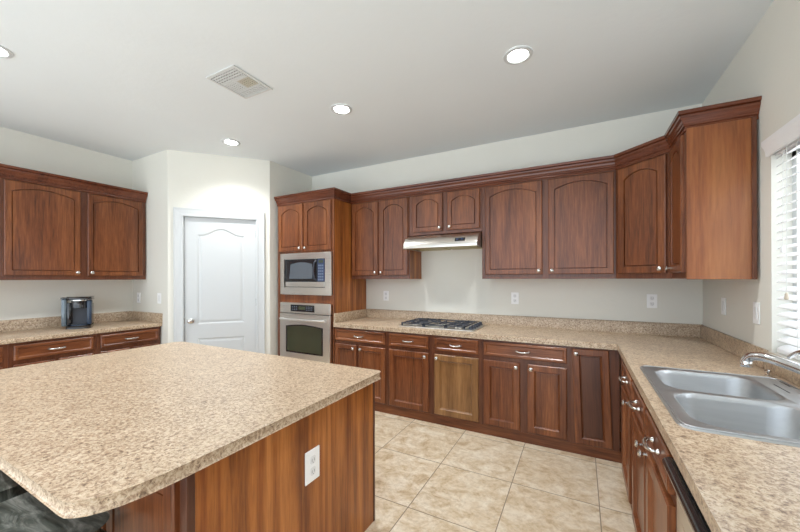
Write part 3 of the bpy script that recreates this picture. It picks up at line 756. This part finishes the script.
obj('chrome_band', prism(rrect(-.07, -.130, .07, -.0, .052, 6), .268, .277), M['chrome'], km)
obj('lid', prism(rrect(-.102, -.12, .108, .13, [.05, .05, .03, .03], 6), .277, .306), M['black'], km, bev=.010, smooth=True)
tk = obj('water_tank', boxm(-.150, -.104, -.07, .125, .020, .285), M['tank'], km, bev=.012, smooth=True)
obj('tank_lid', boxm(-.153, -.101, -.073, .128, .286, .300), M['black'], tk, bev=.004)

# ------------------------------------------------------------------ stools
def stool(label, x, y, rz):
    t = thing('bar_stool', label, 'stool', (x, y, 0), rz, 'cushioned stools at the island')
    bm = prism(rrect(-.20, -.19, .20, .19, .05, 5), .535, .60)
    obj('seat_cushion', bm, M['cushion'], t, bev=.024, seg=4, smooth=True)
    obj('seat_frame', prism(rrect(-.18, -.17, .18, .17, .03, 4), .485, .534), M['stoolwood'], t, bev=.003)
    for sx in (-1, 1):
        for sy in (-1, 1): obj('leg', tube(nb(), [(sx*.19, sy*.18, 0), (sx*.15, sy*.14, .486)], [.014, .019], 8), M['stoolwood'], t, smooth=True)
    for s in (-1, 1):
        obj('stretcher', tube(nb(), [(-.17, s*.168, .17), (.17, s*.168, .17)], .010, 8), M['stoolwood'], t)
        obj('stretcher', tube(nb(), [(s*.165, -.16, .24), (s*.165, .16, .24)], .010, 8), M['stoolwood'], t)
    return t
stool('dark grey-green cushioned stool under the near corner of the island', -1.485, .300, R_(3))
stool('dark grey-green cushioned stool at the left frame edge under the island', -2.03, .310, R_(-2))

# ------------------------------------------------------------------ ceiling lights and vent
def downlight(label, x, y, cat='ceiling light'):
    t = thing('recessed_light', label, cat, (x, y, CZ), 0, 'recessed ceiling lights')
    bm = nb(); prof = [(.088, -.0005), (.086, -.007), (.068, -.010), (.058, -.004)]
    prev = None
    for r, z in prof:
        c_ = ring(bm, [(r*math.cos(2*PI*k/36), r*math.sin(2*PI*k/36), z) for k in range(36)])
        if prev: bridge(bm, prev, c_)
        prev = c_
    obj('trim_ring', bm, M['white'], t, smooth=True)
    ld = bpy.data.lights.new('lamp', 'SPOT'); ld.energy = SPOT_POWER; ld.spot_size = R_(130); ld.spot_blend = 1.0; ld.shadow_soft_size = .06; ld.color = (.97, .99, 1)
    lo = bpy.data.objects.new('lamp', ld); COL.objects.link(lo); lo.parent = t; lo.location = (0, 0, -.03)
    obj('lens', lathe(nb(), [(.0585, -.0055), (.0585, -.0035)], 36), M['lens'], t)
downlight('round recessed ceiling light above the cooktop side, rightmost in view', -.341, 2.218)
downlight('round recessed ceiling light in the middle, between the vent and the rightmost light', -1.73, 2.238)
downlight('round recessed ceiling light in front of the pantry door', -3.139, 2.245)
downlight('round recessed ceiling light cut off at the top left frame edge', -3.125, .652)
for x in (-1.70, -.341): downlight('round recessed ceiling light overhead behind the camera', x, -.60)

vt = thing('ceiling_vent', 'square white four-way air vent in the ceiling', 'vent', (-2.133, 1.598, CZ))
vw, vh = .146, .157
obj('backing', boxm(-vw+.01, vw-.01, -vh+.01, vh-.01, -.002, -.0006), M['ventdark'], vt)
fr = slab([-vw, -vw+.022, vw-.022, vw], [-vh, -vh+.022, vh-.022, vh], lambda i, j: not (i == 1 and j == 1), -.009, -.0005, lambda u, v_, w_: (u, v_, w_))
obj('frame', fr, M['vent'], vt, bev=.003)
def fins(name, x0, x1, y0, y1, along, n, mat, cross=0):
    bm = nb()
    for k in range(n):
        t_ = (k+.5)/n
        if along == 'x':
            y = y0+(y1-y0)*t_; box(bm, x0, x1, y-(y1-y0)/n*.26, y+(y1-y0)/n*.26, -.0085, -.003)
        else:
            x = x0+(x1-x0)*t_; box(bm, x-(x1-x0)/n*.26, x+(x1-x0)/n*.26, y0, y1, -.0085, -.003)
    for k in range(cross):
        t_ = (k+.5)/cross
        if along == 'x':
            x = x0+(x1-x0)*t_; box(bm, x-.0025, x+.0025, y0, y1, -.0082, -.0028)
        else:
            y = y0+(y1-y0)*t_; box(bm, x0, x1, y-.0025, y+.0025, -.0082, -.0028)
    obj(name, bm, mat, vt)
ix, iy = vw-.024, vh-.024
fins('louvers', -ix, ix, -iy, -iy+.085, 'x', 4, M['vent'], 9)
fins('louvers', -ix, -.005, -iy+.10, iy-.075, 'y', 6, M['vent'], 5)
fins('louvers', .005, ix, -iy+.10, iy-.075, 'y', 6, M['ventbeige'], 5)
fins('louvers', -ix, ix, iy-.065, iy, 'x', 4, M['vent'])
bm = nb(); box(bm, -ix, ix, -iy+.085, -iy+.10, -.009, -.003); box(bm, -.005, .005, -iy+.10, iy-.075, -.009, -.003); box(bm, -ix, ix, iy-.075, iy-.065, -.009, -.003)
obj('divider', bm, M['vent'], vt)
